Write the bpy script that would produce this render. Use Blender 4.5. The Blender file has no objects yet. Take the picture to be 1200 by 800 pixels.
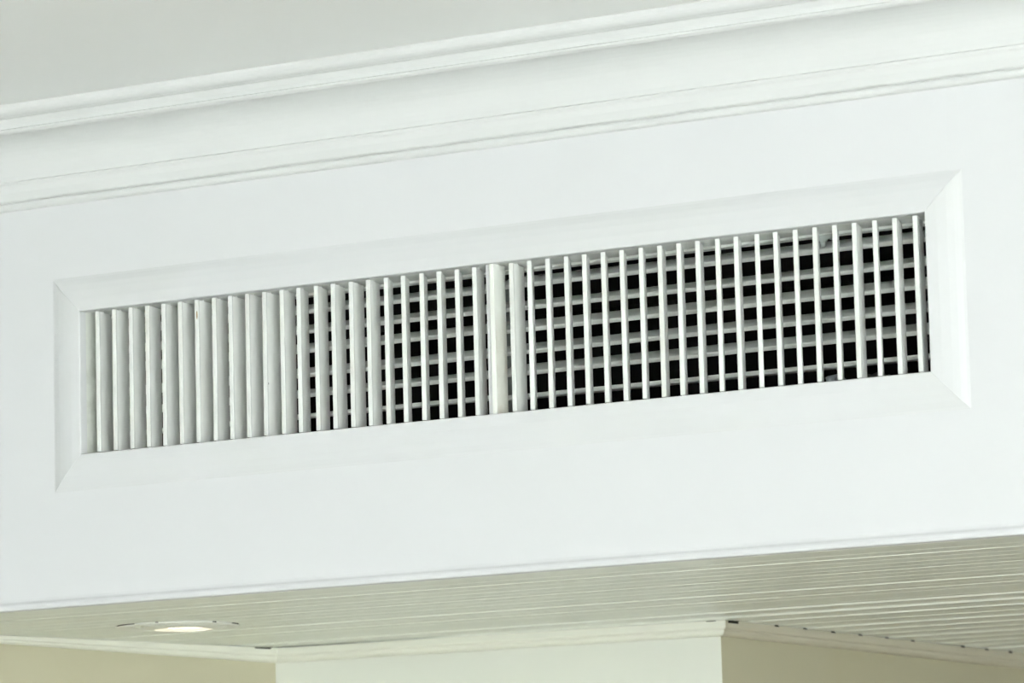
import bpy, bmesh, math, random
from mathutils import Vector, Matrix
random.seed(4)
S = bpy.context.scene
COL = S.collection

# ---------------------------------------------------------------- camera
YAW, PITCH, ROLL = -0.52477, 0.13905, -0.02614
cy, sy, cp, sp, cr, sr = (math.cos(YAW), math.sin(YAW), math.cos(PITCH), math.sin(PITCH),
                          math.cos(ROLL), math.sin(ROLL))
fw = Vector((sy * cp, cy * cp, sp)); rt = Vector((cy, -sy, 0)); up = rt.cross(fw)
rt2 = rt * cr + up * sr; up2 = up * cr - rt * sr
cam = bpy.data.cameras.new('camera')
cam.sensor_width = 36; cam.lens = 5045.0 * 36 / 1200; cam.clip_end = 60; cam.clip_start = .1
co = bpy.data.objects.new('camera', cam); COL.objects.link(co)
M4 = Matrix((rt2, up2, -fw)).transposed().to_4x4(); M4.translation = Vector((2.6175, -3.6268, -0.516))
co.matrix_world = M4
cam.dof.use_dof = True; cam.dof.focus_distance = 4.35; cam.dof.aperture_fstop = 13.0
S.camera = co

# ---------------------------------------------------------------- daylight and exposure
w = bpy.data.worlds.new('daylight'); S.world = w; w.use_nodes = True
bg = w.node_tree.nodes['Background']
bg.inputs[0].default_value = (0.955, 0.985, 0.995, 1); bg.inputs[1].default_value = 14.0
S.view_settings.view_transform = 'Standard'; S.view_settings.look = 'None'
S.view_settings.gamma = 1; S.view_settings.use_curve_mapping = False
S.view_settings.exposure = 0.17
# low sun, added so its patch on the room floor bounces light upwards
sl = bpy.data.lights.new('sun', 'SUN'); sl.energy = 18.0; sl.angle = math.radians(1.5); sl.color = (1, .98, .95)
so = bpy.data.objects.new('sun', sl); COL.objects.link(so)
so.rotation_euler = Vector((-.55, .9, -.50)).to_track_quat('-Z', 'Y').to_euler(); so.location = (3, -10, 3)

# ---------------------------------------------------------------- helpers
def mat(name, col, rough=.5, dirt=None, scale=6, amount=.0, bump=0.0, bscale=60, stretch=(1, 1, 1), spec=.4):
    m = bpy.data.materials.new(name); m.use_nodes = True
    nt = m.node_tree; N = nt.nodes; L = nt.links; b = N['Principled BSDF']
    b.inputs['Base Color'].default_value = (*col, 1); b.inputs['Roughness'].default_value = rough
    b.inputs['Specular IOR Level'].default_value = spec
    tc = N.new('ShaderNodeTexCoord'); mp = N.new('ShaderNodeMapping'); mp.inputs['Scale'].default_value = stretch
    gi = N.new('ShaderNodeObjectInfo'); ad = N.new('ShaderNodeVectorMath'); ad.operation = 'ADD'
    sc = N.new('ShaderNodeVectorMath'); sc.operation = 'SCALE'; sc.inputs['Scale'].default_value = 7.3
    cb = N.new('ShaderNodeCombineXYZ'); L.new(gi.outputs['Random'], cb.inputs[0]); L.new(gi.outputs['Random'], cb.inputs[1])
    L.new(cb.outputs[0], sc.inputs[0]); L.new(tc.outputs['Object'], ad.inputs[0]); L.new(sc.outputs[0], ad.inputs[1])
    L.new(ad.outputs[0], mp.inputs[0])
    if dirt:
        n = N.new('ShaderNodeTexNoise'); n.inputs['Scale'].default_value = scale; n.inputs['Detail'].default_value = 6
        n.inputs['Roughness'].default_value = .6
        L.new(mp.outputs[0], n.inputs[0])
        r = N.new('ShaderNodeValToRGB'); r.color_ramp.elements[0].position = .48; r.color_ramp.elements[1].position = .78
        L.new(n.outputs['Fac'], r.inputs[0])
        mu = N.new('ShaderNodeMath'); mu.operation = 'MULTIPLY'; mu.inputs[1].default_value = amount
        L.new(r.outputs[0], mu.inputs[0])
        mx = N.new('ShaderNodeMix'); mx.data_type = 'RGBA'
        mx.inputs[6].default_value = (*col, 1); mx.inputs[7].default_value = (*dirt, 1)
        L.new(mu.outputs[0], mx.inputs[0]); L.new(mx.outputs[2], b.inputs['Base Color'])
    if bump:
        n2 = N.new('ShaderNodeTexNoise'); n2.inputs['Scale'].default_value = bscale; n2.inputs['Detail'].default_value = 4
        L.new(mp.outputs[0], n2.inputs[0])
        bp = N.new('ShaderNodeBump'); bp.inputs['Strength'].default_value = bump; bp.inputs['Distance'].default_value = .001
        L.new(n2.outputs['Fac'], bp.inputs['Height']); L.new(bp.outputs[0], b.inputs['Normal'])
    return m

WALL = mat('white_wall_paint', (.685, .70, .705), .55, (.66, .68, .67), 3, .5, .25, 25)
FRAME = mat('white_vent_paint', (.672, .688, .69), .45, (.65, .67, .645), 8, .6, .15, 40)
CROWN = mat('white_moulding_paint', (.695, .715, .70), .45, (.67, .69, .66), 4, .5, .15, 30)
CEIL = mat('white_ceiling_paint', (.90, .92, .90), .7, (.88, .90, .88), 2, .6, .2, 20)
BLADE = mat('dusty_blade_paint', (.915, .94, .905), .42, (.72, .70, .62), 22, .4, .15, 60, (1, 1, .35))  # blade faces, lightened against the shade between blades
NOSE = mat('dimmed_blade_nose_paint', (.69, .72, .69), .45, (.60, .57, .48), 26, .4, .15, 60, (1, 1, .4))  # same blade paint, darkened so the brightly lit noses match the frame
HBLADE = mat('dusty_rear_blade_paint', (.91, .94, .90), .5, (.55, .54, .45), 30, .6, .2, 60, (.5, 1, 1))
DIVSIDE = mat('stained_divider_paint', (.82, .85, .79), .5, (.58, .53, .42), 34, .6, .2, 60)
COLLAR = mat('mottled_collar_paint', (.92, .94, .91), .5, (.58, .60, .52), 30, .6, .2, 50)
MULL = mat('grey_mullion_metal', (.30, .34, .31), .55, (.2, .22, .2), 40, .6)
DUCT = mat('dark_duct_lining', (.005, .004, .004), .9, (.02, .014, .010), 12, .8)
PLANK = mat('pale_soffit_paint', (.80, .835, .76), .38, (.76, .78, .69), 9, .7, .3, 30, (.2, 1, 1))
CREAM_LIT = mat('lit_cream_wall_paint', (.71, .735, .66), .6, (.69, .71, .61), 5, .5, .2, 30)  # lighter copy of the alcove cream, for the wall facing the room light
CREAM_SHADE = mat('shaded_cream_wall_paint', (.52, .505, .365), .6, (.50, .475, .315), 5, .5, .2, 30)  # darker, yellower copy: the alcove's shade and warm bounce put into the colour
CORN = mat('white_cornice_paint', (.77, .79, .69), .45, (.74, .74, .66), 12, .6, .2, 30)
DARK = mat('dark_gap', (.03, .03, .02), .9)
FLOOR = mat('pale_floor_tile', (.72, .72, .70), .4, (.66, .66, .63), 2, .5)
WOOD = mat('brown_wood_floor', (.36, .25, .11), .4, (.28, .18, .08), 3, .7, .2, 30, (.3, 3, 1))
ROOMW = mat('white_room_paint', (.80, .81, .79), .6, (.78, .78, .75), 3, .5)
SCRAP = mat('blue_grey_tape', (.72, .79, .83), .5, (.20, .17, .10), 60, .6)
RUST = mat('brown_residue', (.26, .16, .05), .8, (.5, .42, .25), 120, .8)
LINT = mat('grey_dust_lint', (.16, .16, .14), .95, (.07, .06, .05), 90, .9, .6, 200)
SEAL = mat('torn_grey_sealant', (.50, .56, .53), .6, (.30, .34, .31), 120, .8, .5, 200)
LAMPW = mat('white_lamp_trim', (.78, .80, .74), .4, (.74, .74, .66), 20, .4)
GLOW = bpy.data.materials.new('lit_lamp'); GLOW.use_nodes = True
gb = GLOW.node_tree.nodes['Principled BSDF']
gb.inputs['Emission Color'].default_value = (1, .82, .58, 1); gb.inputs['Emission Strength'].default_value = 5.0

def link(name, bm, m, parent=None, smooth=False):
    bmesh.ops.recalc_face_normals(bm, faces=bm.faces)
    me = bpy.data.meshes.new(name); bm.to_mesh(me); bm.free()
    me.materials.append(m)
    if smooth:
        for p in me.polygons: p.use_smooth = True
    o = bpy.data.objects.new(name, me); COL.objects.link(o)
    if parent: o.parent = parent
    return o
def box(bm, x0, x1, y0, y1, z0, z1, bev=0, seg=2):
    vs = [bm.verts.new((x, y, z)) for x in (x0, x1) for y in (y0, y1) for z in (z0, z1)]
    fs = [bm.faces.new([vs[i] for i in f]) for f in ((0, 1, 3, 2), (4, 6, 7, 5), (0, 4, 5, 1), (2, 3, 7, 6), (0, 2, 6, 4), (1, 5, 7, 3))]
    if bev:
        es = {e for f in fs for e in f.edges}
        bmesh.ops.bevel(bm, geom=list(es), offset=bev, segments=seg, affect='EDGES', profile=.5)
def prism(bm, pts, a, b, f):
    """closed outline pts, extruded between parameter a and b through f(p, t) -> xyz"""
    A = [bm.verts.new(f(p, a)) for p in pts]; B = [bm.verts.new(f(p, b)) for p in pts]
    n = len(pts)
    for i in range(n): bm.faces.new((A[i], A[(i + 1) % n], B[(i + 1) % n], B[i]))
    bm.faces.new(A[::-1]); bm.faces.new(B)
def structure(o): o['kind'] = 'structure'; return o
def boxobj(name, m, dims, parent=None, bev=0):
    bm = bmesh.new(); box(bm, *dims, bev=bev); return link(name, bm, m, parent)
def empty(name, loc, label, cat, group=None):
    o = bpy.data.objects.new(name, None); COL.objects.link(o); o.location = loc
    o['label'] = label; o['category'] = cat
    if group: o['group'] = group
    return o

# the divider's grime has its own shape: it sits on the lower half of the side face
nt = DIVSIDE.node_tree
mulm = [n for n in nt.nodes if n.type == 'MATH'][0]; mxn = [n for n in nt.nodes if n.type == 'MIX'][0]
tcn = [n for n in nt.nodes if n.type == 'TEX_COORD'][0]
sx_ = nt.nodes.new('ShaderNodeSeparateXYZ'); nt.links.new(tcn.outputs['Object'], sx_.inputs[0])
m1 = nt.nodes.new('ShaderNodeMapRange'); m1.inputs[1].default_value = .105; m1.inputs[2].default_value = .080
m2 = nt.nodes.new('ShaderNodeMapRange'); m2.inputs[1].default_value = -.0002; m2.inputs[2].default_value = .0006
nt.links.new(sx_.outputs[2], m1.inputs[0]); nt.links.new(sx_.outputs[1], m2.inputs[0])
a1 = nt.nodes.new('ShaderNodeMath'); a1.operation = 'MULTIPLY'; a2 = nt.nodes.new('ShaderNodeMath'); a2.operation = 'MULTIPLY'
nt.links.new(m1.outputs[0], a1.inputs[0]); nt.links.new(m2.outputs[0], a1.inputs[1])
ba = nt.nodes.new('ShaderNodeMath'); ba.operation = 'ADD'; ba.inputs[1].default_value = .25
nt.links.new(mulm.outputs[0], ba.inputs[0]); nt.links.new(ba.outputs[0], a2.inputs[0]); nt.links.new(a1.outputs[0], a2.inputs[1])
nt.links.new(a2.outputs[0], mxn.inputs[0])

# ---------------------------------------------------------------- dimensions
Wd, H = 0.9684, 0.150            # vent opening
ZC, ZT, ZB = 0.2671, 0.361, -0.1571   # crown foot, ceiling, bulkhead underside
FL = -2.12
XL, XR, YN, YF = -3.4, 7.0, -8.0, 4.4

# ---------------------------------------------------------------- large structure
# bulkhead face with the rectangular hole of the vent
bm = bmesh.new()
xs = (XL, -.002, Wd + .002, XR); zs = (ZB, -.002, H + .002, ZT + .02)
for y in (0, .014):
    g = [[bm.verts.new((x, y, z)) for z in zs] for x in xs]
    for i in range(3):
        for j in range(3):
            if (i, j) != (1, 1): bm.faces.new((g[i][j], g[i + 1][j], g[i + 1][j + 1], g[i][j + 1]))
    if y == 0: g0 = g
def quad(a, b, c, d): bm.faces.new((a, b, c, d))
for (i, j, k, l) in ((1, 1, 2, 1), (2, 1, 2, 2), (2, 2, 1, 2), (1, 2, 1, 1), (0, 0, 3, 0), (0, 3, 3, 3), (0, 0, 0, 3), (3, 0, 3, 3)):
    quad(g0[i][j], g0[k][l], g[k][l], g[i][j])
bulk = structure(link('wall_bulkhead', bm, WALL))
# plaster seam running from the crown to the vent frame
bm = bmesh.new()
prism(bm, [(-.008, .0001), (-.0012, -.00018), (.0010, -.00018), (.009, .0001)], .172, .268, lambda p, t: (.9982 + p[0], p[1], t))
link('plaster_seam', bm, WALL, bulk)

structure(boxobj('ceiling', CEIL, (XL, XR, YN, .02, ZT, ZT + .08)))
structure(boxobj('wall_left', ROOMW, (XL - .1, XL, YN, .0, FL, ZT)))
structure(boxobj('wall_right', ROOMW, (XR, XR + .1, -4.9, YF, FL, ZT)))  # unseen; stops short, shaped to let sky light in towards the blades
structure(boxobj('wall_rear', ROOMW, (XL, 5.2, YN - .1, YN, FL, ZT)))  # unseen; its open end is placed to steer sky light between the blades
structure(boxobj('floor', FLOOR, (XL, XR, YN, 0.1, FL - .1, FL)))
structure(boxobj('floor_alcove', WOOD, (-.6, XR, .1, YF, FL - .1, FL)))
structure(boxobj('wall_pier', ROOMW, (XL, -.372, .0, .12, FL, ZB)))
structure(boxobj('wall_far', CREAM_SHADE, (.3, XR, YF, YF + .1, FL, ZB)))

# plan of the alcove walls under the soffit (outer line of the cornice)
PL = [(-.3684, -.005 + .0), (-.2205, .694), (.3688, .7255), (.3688, YF)]
def offset(path, d):
    """shift the polyline sideways (to its left side when walking it) by d"""
    out = []
    n = len(path)
    for i in range(n):
        P = Vector(path[i])
        ds = []
        if i > 0: ds.append((P - Vector(path[i - 1])).normalized())
        if i < n - 1: ds.append((Vector(path[i + 1]) - P).normalized())
        ns = [Vector((-q.y, q.x)) for q in ds]
        if len(ns) == 1: out.append(P + ns[0] * d)
        else:
            m = (ns[0] + ns[1]).normalized(); out.append(P + m * (d / m.dot(ns[0])))
    return out
wl = offset(PL, .013)            # face line of the walls
bk = offset(PL, .11)
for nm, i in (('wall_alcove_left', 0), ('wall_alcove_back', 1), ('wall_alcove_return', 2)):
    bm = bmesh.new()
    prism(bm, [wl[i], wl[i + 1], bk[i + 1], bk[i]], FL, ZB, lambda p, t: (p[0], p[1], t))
    structure(link(nm, bm, CREAM_LIT if i == 1 else CREAM_SHADE))

# cornice moulding swept along that plan
prof = [(.013, .0), (.0, .0), (.0, -.0075), (.0012, -.009), (.004, -.0100), (.0045, -.0125), (.0065, -.0150), (.0095, -.0165), (.0130, -.0170)]
rings = []
bm = bmesh.new()
for (d, z) in prof:
    rings.append([bm.verts.new((p.x, p.y, ZB - .0001 + z * f)) for p, f in zip(offset(PL, d), (.15, 1, 1, 1.5))])
for a in range(len(prof)):
    b_ = (a + 1) % len(prof)
    for i in range(3): bm.faces.new((rings[a][i], rings[a][i + 1], rings[b_][i + 1], rings[b_][i]))
for i in (0, 3): bm.faces.new([r[i] for r in rings])
corn = structure(link('trim_3', bm, CORN))
corn.data.materials.append(mat('shaded_cornice_paint', (.60, .585, .47), .5, (.56, .54, .42), 12, .6, .2, 30))
for p in corn.data.polygons:          # shade on the return is put into a darker cornice colour
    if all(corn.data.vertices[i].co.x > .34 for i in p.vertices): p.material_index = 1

# dark cracks where the cornice has parted from the soffit
def crack(a, b, th):
    bm = bmesh.new(); d = (Vector(b) - Vector(a)).normalized(); n = Vector((-d.y, d.x)) * .0012
    A, B = Vector(a), Vector(b); m = (A + B) / 2
    prism(bm, [A, m - n, B, m + n], ZB - th, ZB + .0008, lambda p, t: (p[0], p[1], t))
    link('crack', bm, DARK, corn)
crack((-.2290, .655), (-.2222, .6870), .0016)
crack((.3686, .729), (.3686, .760), .0030)
crack((.345, .7235), (.357, .7242), .0008)
for y_, t_ in ((.8545, .0012), (.9291, .0006), (1.0037, .0012), (1.0783, .0008), (1.1529, .0005), (1.2275, .0009), (1.3767, .0013), (1.4513, .0016), (1.5259, .0018), (1.6005, .0010)):
    crack((.3690, y_ - .006), (.3690, y_ + .006), t_)

# ---------------------------------------------------------------- soffit of beaded planks
sof = structure(boxobj('soffit', PLANK, (-.42, XR, .012, YF, ZB + .0095, ZB + .03)))
g = .0335 - .0746
k = 0
while g < YF:
    y0, y1 = max(g, .012), min(g + .0746, YF)
    c = random.uniform(.0016, .0042); dz = random.uniform(-.0003, .0004); h = c * random.uniform(.7, .9); tl = random.uniform(-.0005, .0006) if g < .55 else random.uniform(.0008, .0020)
    z0 = ZB + dz
    mid = (y0 + y1) / 2
    pr = [(y0 + .0003, ZB + .0096), (y0 + .0003, z0 + h), (y0 + c, z0), (y1 - c * .7, z0 + tl), (y1 - .0003, z0 + tl + h), (y1 - .0003, ZB + .0096)]
    if y1 - y0 > .06:       # shallow centre bead
        pr[3:3] = [(mid - .0022, z0), (mid - .0010, z0 + .0009), (mid + .0004, z0 + .0006), (mid + .002, z0)]
    bm = bmesh.new(); prism(bm, pr, -.42, XR, lambda p, t: (t, p[0], p[1]))
    link('plank', bm, PLANK, sof)
    g += .0746; k += 1

# ---------------------------------------------------------------- bulkhead edge bead and crown
bm = bmesh.new()
pr = [(.0, .0), (-.0022, .0), (-.0034, .0008), (-.0038, .0022), (-.0036, .0050), (-.0026, .0066), (-.0014, .0078), (-.0006, .0092), (-.0002, .0110), (.0, .0130)]
prism(bm, pr, XL, XR, lambda p, t: (t, p[0] + .0001, ZB - .0004 + p[1]))
structure(link('trim_2', bm, WALL, None))

cp_ = [(0, .2655), (.0045, .2668), (.0062, .2690), (.0064, .2715), (.0052, .2735), (.0100, .2745), (.0108, .2760),
       (.0115, .2830), (.0135, .2885), (.0150, .2905), (.0150, .2935)]
for i in range(13):            # cove
    a = i / 12 * math.pi / 2
    cp_.append((.0175 + .0465 * (1 - math.cos(a)), .2940 + .0405 * math.sin(a)))
cp_ += [(.0650, .3350), (.0672, .3362), (.0672, .3385), (.0655, .3395), (.0665, .3440), (.0690, .3475), (.0700, .3490), (.0735, .3492)]
for i in range(7):
    a = i / 6 * math.pi / 2
    cp_.append((.0745 + .0105 * math.sin(a), .3500 + .0111 * (1 - math.cos(a))))
cp_ += [(0, .3611)]
bm = bmesh.new()
prism(bm, cp_, XL, XR, lambda p, t: (t, -p[0] + .0001, p[1]))
crown = structure(link('trim_1', bm, CROWN))

# ---------------------------------------------------------------- the vent
vent = empty('air_vent', (0, 0, 0), 'long white wall air vent grille with a mitred frame and vertical blades', 'air vent')
ML, MR, MT, MB = .0334, .0330, .0336, .0335
# frame rails: profile (distance outwards from opening, y)
fp = [(0, .006), (0, -.0042), (.0004, -.0050), (.0014, -.0053), (.0120, -.0051), (.0220, -.0040), (.0290, -.0026), (.0325, -.0015), (.0350, -.0006), (.0380, .0001), (.0380, .0006), (.0036, .0006), (.0036, .006)]
fp = [(a, b if not (a > .003 and b > .0) else min(b, .0001)) for a, b in fp[:-2]]
gap = .00018
def rail(side):
    bm = bmesh.new(); rings = []
    for (d, y) in fp:
        if side in 'tb':
            z = H + d if side == 't' else -d
            a, b = (-d + gap, y, z), (Wd + d - gap, y, z)
        else:
            x = -d if side == 'l' else Wd + d
            a, b = (x, y, -d + gap), (x, y, H + d - gap)
        rings.append((bm.verts.new(a), bm.verts.new(b)))
    n = len(rings)
    for i in range(n): bm.faces.new((rings[i][0], rings[(i + 1) % n][0], rings[(i + 1) % n][1], rings[i][1]))
    bm.faces.new([r[0] for r in rings]); bm.faces.new([r[1] for r in rings])
    o = link('frame_rail', bm, FRAME, vent)
    return o
for s in 'tblr': rail(s)

# collar: four sheet-metal cheeks behind the frame, then a rear flange
YC = .045
GRIME = mat('grimy_collar_paint', (.74, .77, .71), .5, (.36, .38, .31), 26, .8, .2, 50)
def cheek(dims): boxobj('collar_cheek', GRIME if dims[1] <= 0 else COLLAR, dims, vent)
cheek((-.0012, -.0001, .0061, YC, -.001, H + .001)); cheek((Wd + .0001, Wd + .0012, .0061, YC, -.001, H + .001))
cheek((0, Wd, .0061, YC, H + .0001, H + .0012)); cheek((0, Wd, .0061, YC, -.0012, -.0001))
bm = bmesh.new()
box(bm, -.014, Wd + .014, YC + .0002, YC + .0120, H - .0024, H + .014)
box(bm, -.014, Wd + .014, YC + .0002, YC + .0120, -.014, .0010)
box(bm, -.014, .0020, YC + .0002, YC + .0120, .0010, H - .0024)
box(bm, Wd - .0020, Wd + .014, YC + .0002, YC + .0120, .0010, H - .0024)
link('rear_flange', bm, HBLADE, vent)

# vertical blades: (x of the rounded nose, angle)
VB = [(0.01956, 12.25), (0.04055, 10.75), (0.06167, 11.25), (0.08236, 11.25), (0.10296, 9.75), (0.1239, 9.25), (0.14462, 8.25), (0.16578, 10.0), (0.186, 8.25), (0.20665, 8.25), (0.22731, 6.75), (0.24891, 10.0), (0.26925, 16.0), (0.29035, 12.25), (0.31083, 11.25), (0.33192, 9.25), (0.3527, 12.0), (0.37363, 21.0), (0.39403, 22.25), (0.41542, 22.75), (0.43561, 21.0), (0.45671, 22.75), (0.47693, 14.25), (0.51921, 7.75), (0.53956, 23.5), (0.56053, 23.25), (0.58129, 22.25), (0.60186, 21.25), (0.62301, 22.5), (0.64357, 21.75), (0.66441, 22.0), (0.6854, 19.25), (0.70576, 20.5), (0.72666, 19.25), (0.74812, 23.0), (0.76815, 19.25), (0.79057, 24.0), (0.8106, 20.5), (0.83144, 22.25), (0.85172, 20.5), (0.87306, 20.5), (0.89328, 13.75), (0.91488, 20.5), (0.9355, 14.25), (0.95668, 13.25)]
CH = .032
bp_ = [(-.0024, .0000), (-.0022, -.0006), (-.0017, -.0009), (.0017, -.0009), (.0022, -.0006), (.0024, .0000), (.0024, .0016), (.0016, .0020),
       (.0016, .0120), (.0011, CH - .001), (.0005, CH), (-.0005, CH), (-.0011, CH - .001), (-.0016, .0120), (-.0016, .0020), (-.0024, .0016)]
bm = bmesh.new(); zb0, zb1 = .0012, H - .0016
prism(bm, bp_, zb0, zb1, lambda p, t: (p[0], p[1], t))
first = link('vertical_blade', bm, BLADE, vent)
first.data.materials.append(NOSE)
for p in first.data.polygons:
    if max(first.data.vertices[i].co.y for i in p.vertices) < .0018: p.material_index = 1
for i, (x, a) in enumerate(VB):
    o = first if i == 0 else first.copy()
    if i: COL.objects.link(o); o.parent = vent
    a -= (.9 if i in (0, 3, 7, 11) else 2.0) if i < 12 else 0
    o.location = (x, 0, 0); o.rotation_euler = (0, math.radians(random.uniform(-.12, .12)), math.radians(a))
    if i in (6, 10):       # a brown scuff on one nose, a black speck on another blade
        sm = bmesh.new()
        bmesh.ops.create_icosphere(sm, subdivisions=2, radius=1, matrix=Matrix.Translation((.0006, -.0009, H - .0175) if i == 6 else (.0020, .0022, .0545))
                                   @ Matrix.Diagonal((.0007, .0002, .0045, 1) if i == 6 else (.0005, .0006, .0013, 1)))
        link('speck', sm, RUST if i == 6 else DARK, o, True)
# pivot pins joining each blade to the collar, top and bottom
bm = bmesh.new()
for (x, a) in VB:
    px, py = x - math.sin(math.radians(a)) * .015, math.cos(math.radians(a)) * .015
    for z0, z1 in ((-.0001, zb0 + .0002), (zb1 - .0002, H + .0001)):
        bmesh.ops.create_cone(bm, cap_ends=True, segments=6, radius1=.0008, radius2=.0008, depth=z1 - z0,
                              matrix=Matrix.Translation((px, py, (z0 + z1) / 2)))
o = link('pivot_pins', bm, BLADE, vent); o['kind'] = 'stuff'

# divider between the two banks
bm = bmesh.new(); box(bm, .4945, .4996, -.0012, .0215, .0002, H - .0002, bev=.0004)
link('divider_bar', bm, DIVSIDE, vent)
bm = bmesh.new(); box(bm, .4886, .4944, .0022, .0080, .0002, H - .0002, bev=.0004)
link('divider_flange', bm, FRAME, vent)

# rear horizontal blades, tilted so their backs rise
def hz(z, ang, x0, x1):
    bm = bmesh.new(); c = .027
    pts = [(-.0006, -.0022), (-.0012, -.0012), (-.0012, .0012), (-.0006, .0022), (.003, .0022), (.0038, .0014), (c, .0008), (c, -.0008), (.0038, -.0014), (.003, -.0022)]
    A = math.radians(ang)
    prism(bm, pts, x0, x1, lambda p, t: (t, .0590 + p[0] * math.cos(A) - p[1] * math.sin(A), z + p[0] * math.sin(A) + p[1] * math.cos(A)))
    link('horizontal_blade', bm, HBLADE, vent)
def lipz(z): return z + .1800 * (.0590 - .048) + .0024
XD = .4700
for z, a in zip((.1290, .1085, .0885, .0634, .0427, .0215), (24, 23, 24, 24, 20, 3)):
    hz(lipz(z), a, .0022, XD - .0002)
for z, a in zip((.1310, .1080, .0861, .0637, .0425, .0196), (27, 23, 27, 25, 26, 2)):
    hz(lipz(z), a, XD + .0002, Wd - .0022)
# grey mullion plate behind the rear blades
boxobj('mullion', MULL, (.4440, .4700, .0875, .0895, .0012, H - .003), vent, bev=.0004)
# duct box behind
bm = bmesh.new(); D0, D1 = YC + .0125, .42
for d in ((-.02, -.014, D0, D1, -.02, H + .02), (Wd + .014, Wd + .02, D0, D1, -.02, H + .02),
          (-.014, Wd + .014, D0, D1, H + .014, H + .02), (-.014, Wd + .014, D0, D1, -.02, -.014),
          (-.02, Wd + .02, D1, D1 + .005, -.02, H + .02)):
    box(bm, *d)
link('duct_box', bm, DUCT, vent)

# ---------------------------------------------------------------- scraps in the duct
def crumple(name, m, pts, th, label, cat, width, parent=None):
    """bent strip: centre line pts, with width along x, thickness th"""
    bm = bmesh.new(); r = []
    for i, p in enumerate(pts):
        p = Vector(p); a = Vector(pts[max(0, i - 1)]); b = Vector(pts[min(len(pts) - 1, i + 1)])
        d = (b - a).normalized(); n = Vector((0, -d.z, d.y)).normalized() * th / 2
        wd = width * (1 + .25 * math.sin(i * 2.3)); s = Vector((wd / 2, 0, .0008 * math.sin(i * 1.7)))
        r.append([bm.verts.new(q) for q in (p - s - n, p + s - n, p + s + n, p - s + n)])
    for i in range(len(r) - 1):
        for j in range(4): bm.faces.new((r[i][j], r[i][(j + 1) % 4], r[i + 1][(j + 1) % 4], r[i + 1][j]))
    bm.faces.new(r[0]); bm.faces.new(r[-1])
    o = link(name, bm, m, parent, True)
    if label: o['label'] = label; o['category'] = cat
    return o
sx = .8335
zf = -.0138
tape = crumple('tape_scrap', SCRAP, [(sx - .003, .070, zf), (sx - .003, .068, .000), (sx - .003, .0665, .009), (sx - .0025, .0670, .0135), (sx - .001, .0690, .0158), (sx + .001, .074, .0162), (sx + .002, .080, .012)], .0010,
               'small blue-grey scrap of tape behind the bottom right of the grille', 'scrap', .0095)
bm = bmesh.new()
bmesh.ops.create_icosphere(bm, subdivisions=2, radius=.0045, matrix=Matrix.Translation((sx + .0018, .0652, .0035)))
for v in bm.verts: v.co += Vector((math.sin(v.co.z * 900), math.sin(v.co.x * 1100), math.cos(v.co.x * 800 + v.co.z * 500))) * .0008
link('residue', bm, RUST, tape, True)
def lint(loc, s, seed, label):
    bm = bmesh.new(); bmesh.ops.create_icosphere(bm, subdivisions=3, radius=1)
    rr = random.Random(seed); ph = [rr.uniform(0, 6) for _ in range(6)]
    for v in bm.verts:
        f = 1 + .22 * math.sin(5 * v.co.x + ph[0]) * math.cos(4 * v.co.z + ph[1]) + .14 * math.sin(9 * v.co.y + 7 * v.co.x + ph[2])
        v.co = Vector((v.co.x * s[0], v.co.y * s[1], v.co.z * s[2])) * f
        v.co += Vector(loc)
    o = link('dust_clump', bm, LINT, None, True); o['label'] = label; o['category'] = 'dust clump'
    return o
lint((.842, .150, .0075), (.028, .020, .0160), 3, 'dim grey clump of dust deep inside the lower right of the duct')
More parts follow.
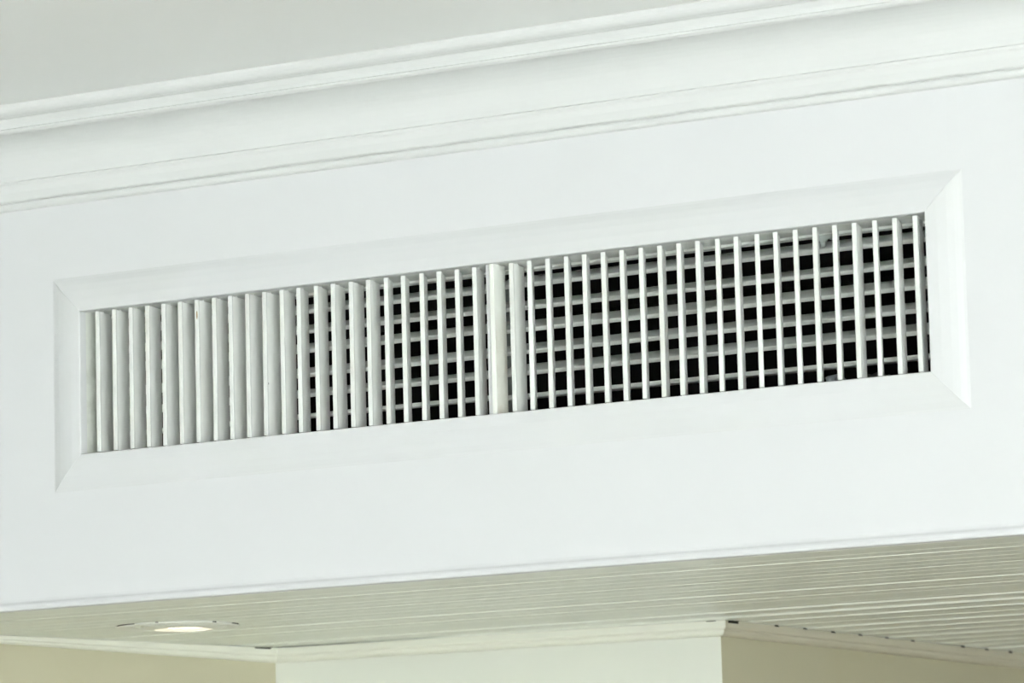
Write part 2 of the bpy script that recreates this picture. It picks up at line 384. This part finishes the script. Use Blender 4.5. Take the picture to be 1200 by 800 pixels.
# torn sealant hanging from the rear flange
bm = bmesh.new()
out = [(.8352, .1478), (.8500, .1485), (.8500, .1425), (.8470, .1428), (.8462, .1445), (.8445, .1440), (.8430, .1415), (.8412, .1370), (.8375, .1362), (.8368, .1400), (.8355, .1440)]
prism(bm, out, YC - .0025, YC - .0002, lambda p, t: (p[0] + .0015 * math.sin(p[1] * 900) * (t - YC) * 80, t - .0006 * math.sin(p[0] * 1500), p[1]))
o = link('sealant_scrap', bm, SEAL); o['label'] = 'torn grey bit of sealant hanging from the top right inside the grille'; o['category'] = 'scrap'

# ---------------------------------------------------------------- recessed downlight in the soffit
LX, LY = -.100, .311
lamp = empty('downlight', (LX, LY, ZB), 'round white recessed downlight, lit warm, in the panelled soffit', 'ceiling light')
def disc_ring(prof_, m, name, parent, cx=0, seg=64):
    bm = bmesh.new(); R_ = []
    for (r, z) in prof_:
        R_.append([bm.verts.new((cx + r * math.cos(2 * math.pi * i / seg), r * math.sin(2 * math.pi * i / seg), z)) for i in range(seg)])
    for a in range(len(R_) - 1):
        for i in range(seg): bm.faces.new((R_[a][i], R_[a][(i + 1) % seg], R_[a + 1][(i + 1) % seg], R_[a + 1][i]))
    for q in (R_[0], R_[-1]):
        if (q[0].co - q[seg // 2].co).length > 1e-5: bm.faces.new(q)
    return link(name, bm, m, parent, True)
disc_ring([(.0695, .0006), (.0690, -.0012), (.0670, -.0020), (.0600, -.0022), (.0545, -.0010), (.0500, .0002), (.0500, .0006)], LAMPW, 'trim_ring', lamp)
disc_ring([(.0480, .0006), (.0475, -.0016), (.0450, -.0024), (.0330, -.0046), (.0318, -.0042), (.0310, .0006)], LAMPW, 'lamp_holder', lamp, cx=.008)
disc_ring([(.0306, .0008), (.0306, -.0010), (.0270, -.0013), (.0160, -.0014), (.0060, -.0014), (.0004, -.0014)], GLOW, 'lamp', lamp, cx=.0115)
for (a0, a1) in ((232, 262), (4, 19), (284, 287), (338, 342)):
    bm = bmesh.new(); P = []
    n = 8
    for i in range(n + 1):
        a = math.radians(a0 + (a1 - a0) * i / n)
        t = .0015 * math.sin(math.pi * (i + .3) / (n + .6))
        P.append((a, t))
    pts = [(math.cos(a) * (.0697 + t), math.sin(a) * (.0697 + t)) for a, t in P] + [(math.cos(a) * .0694, math.sin(a) * .0694) for a, t in P[::-1]]
    prism(bm, pts, -.0008, .0004, lambda p, t: (p[0], p[1], t))
    link('gap', bm, DARK, lamp)
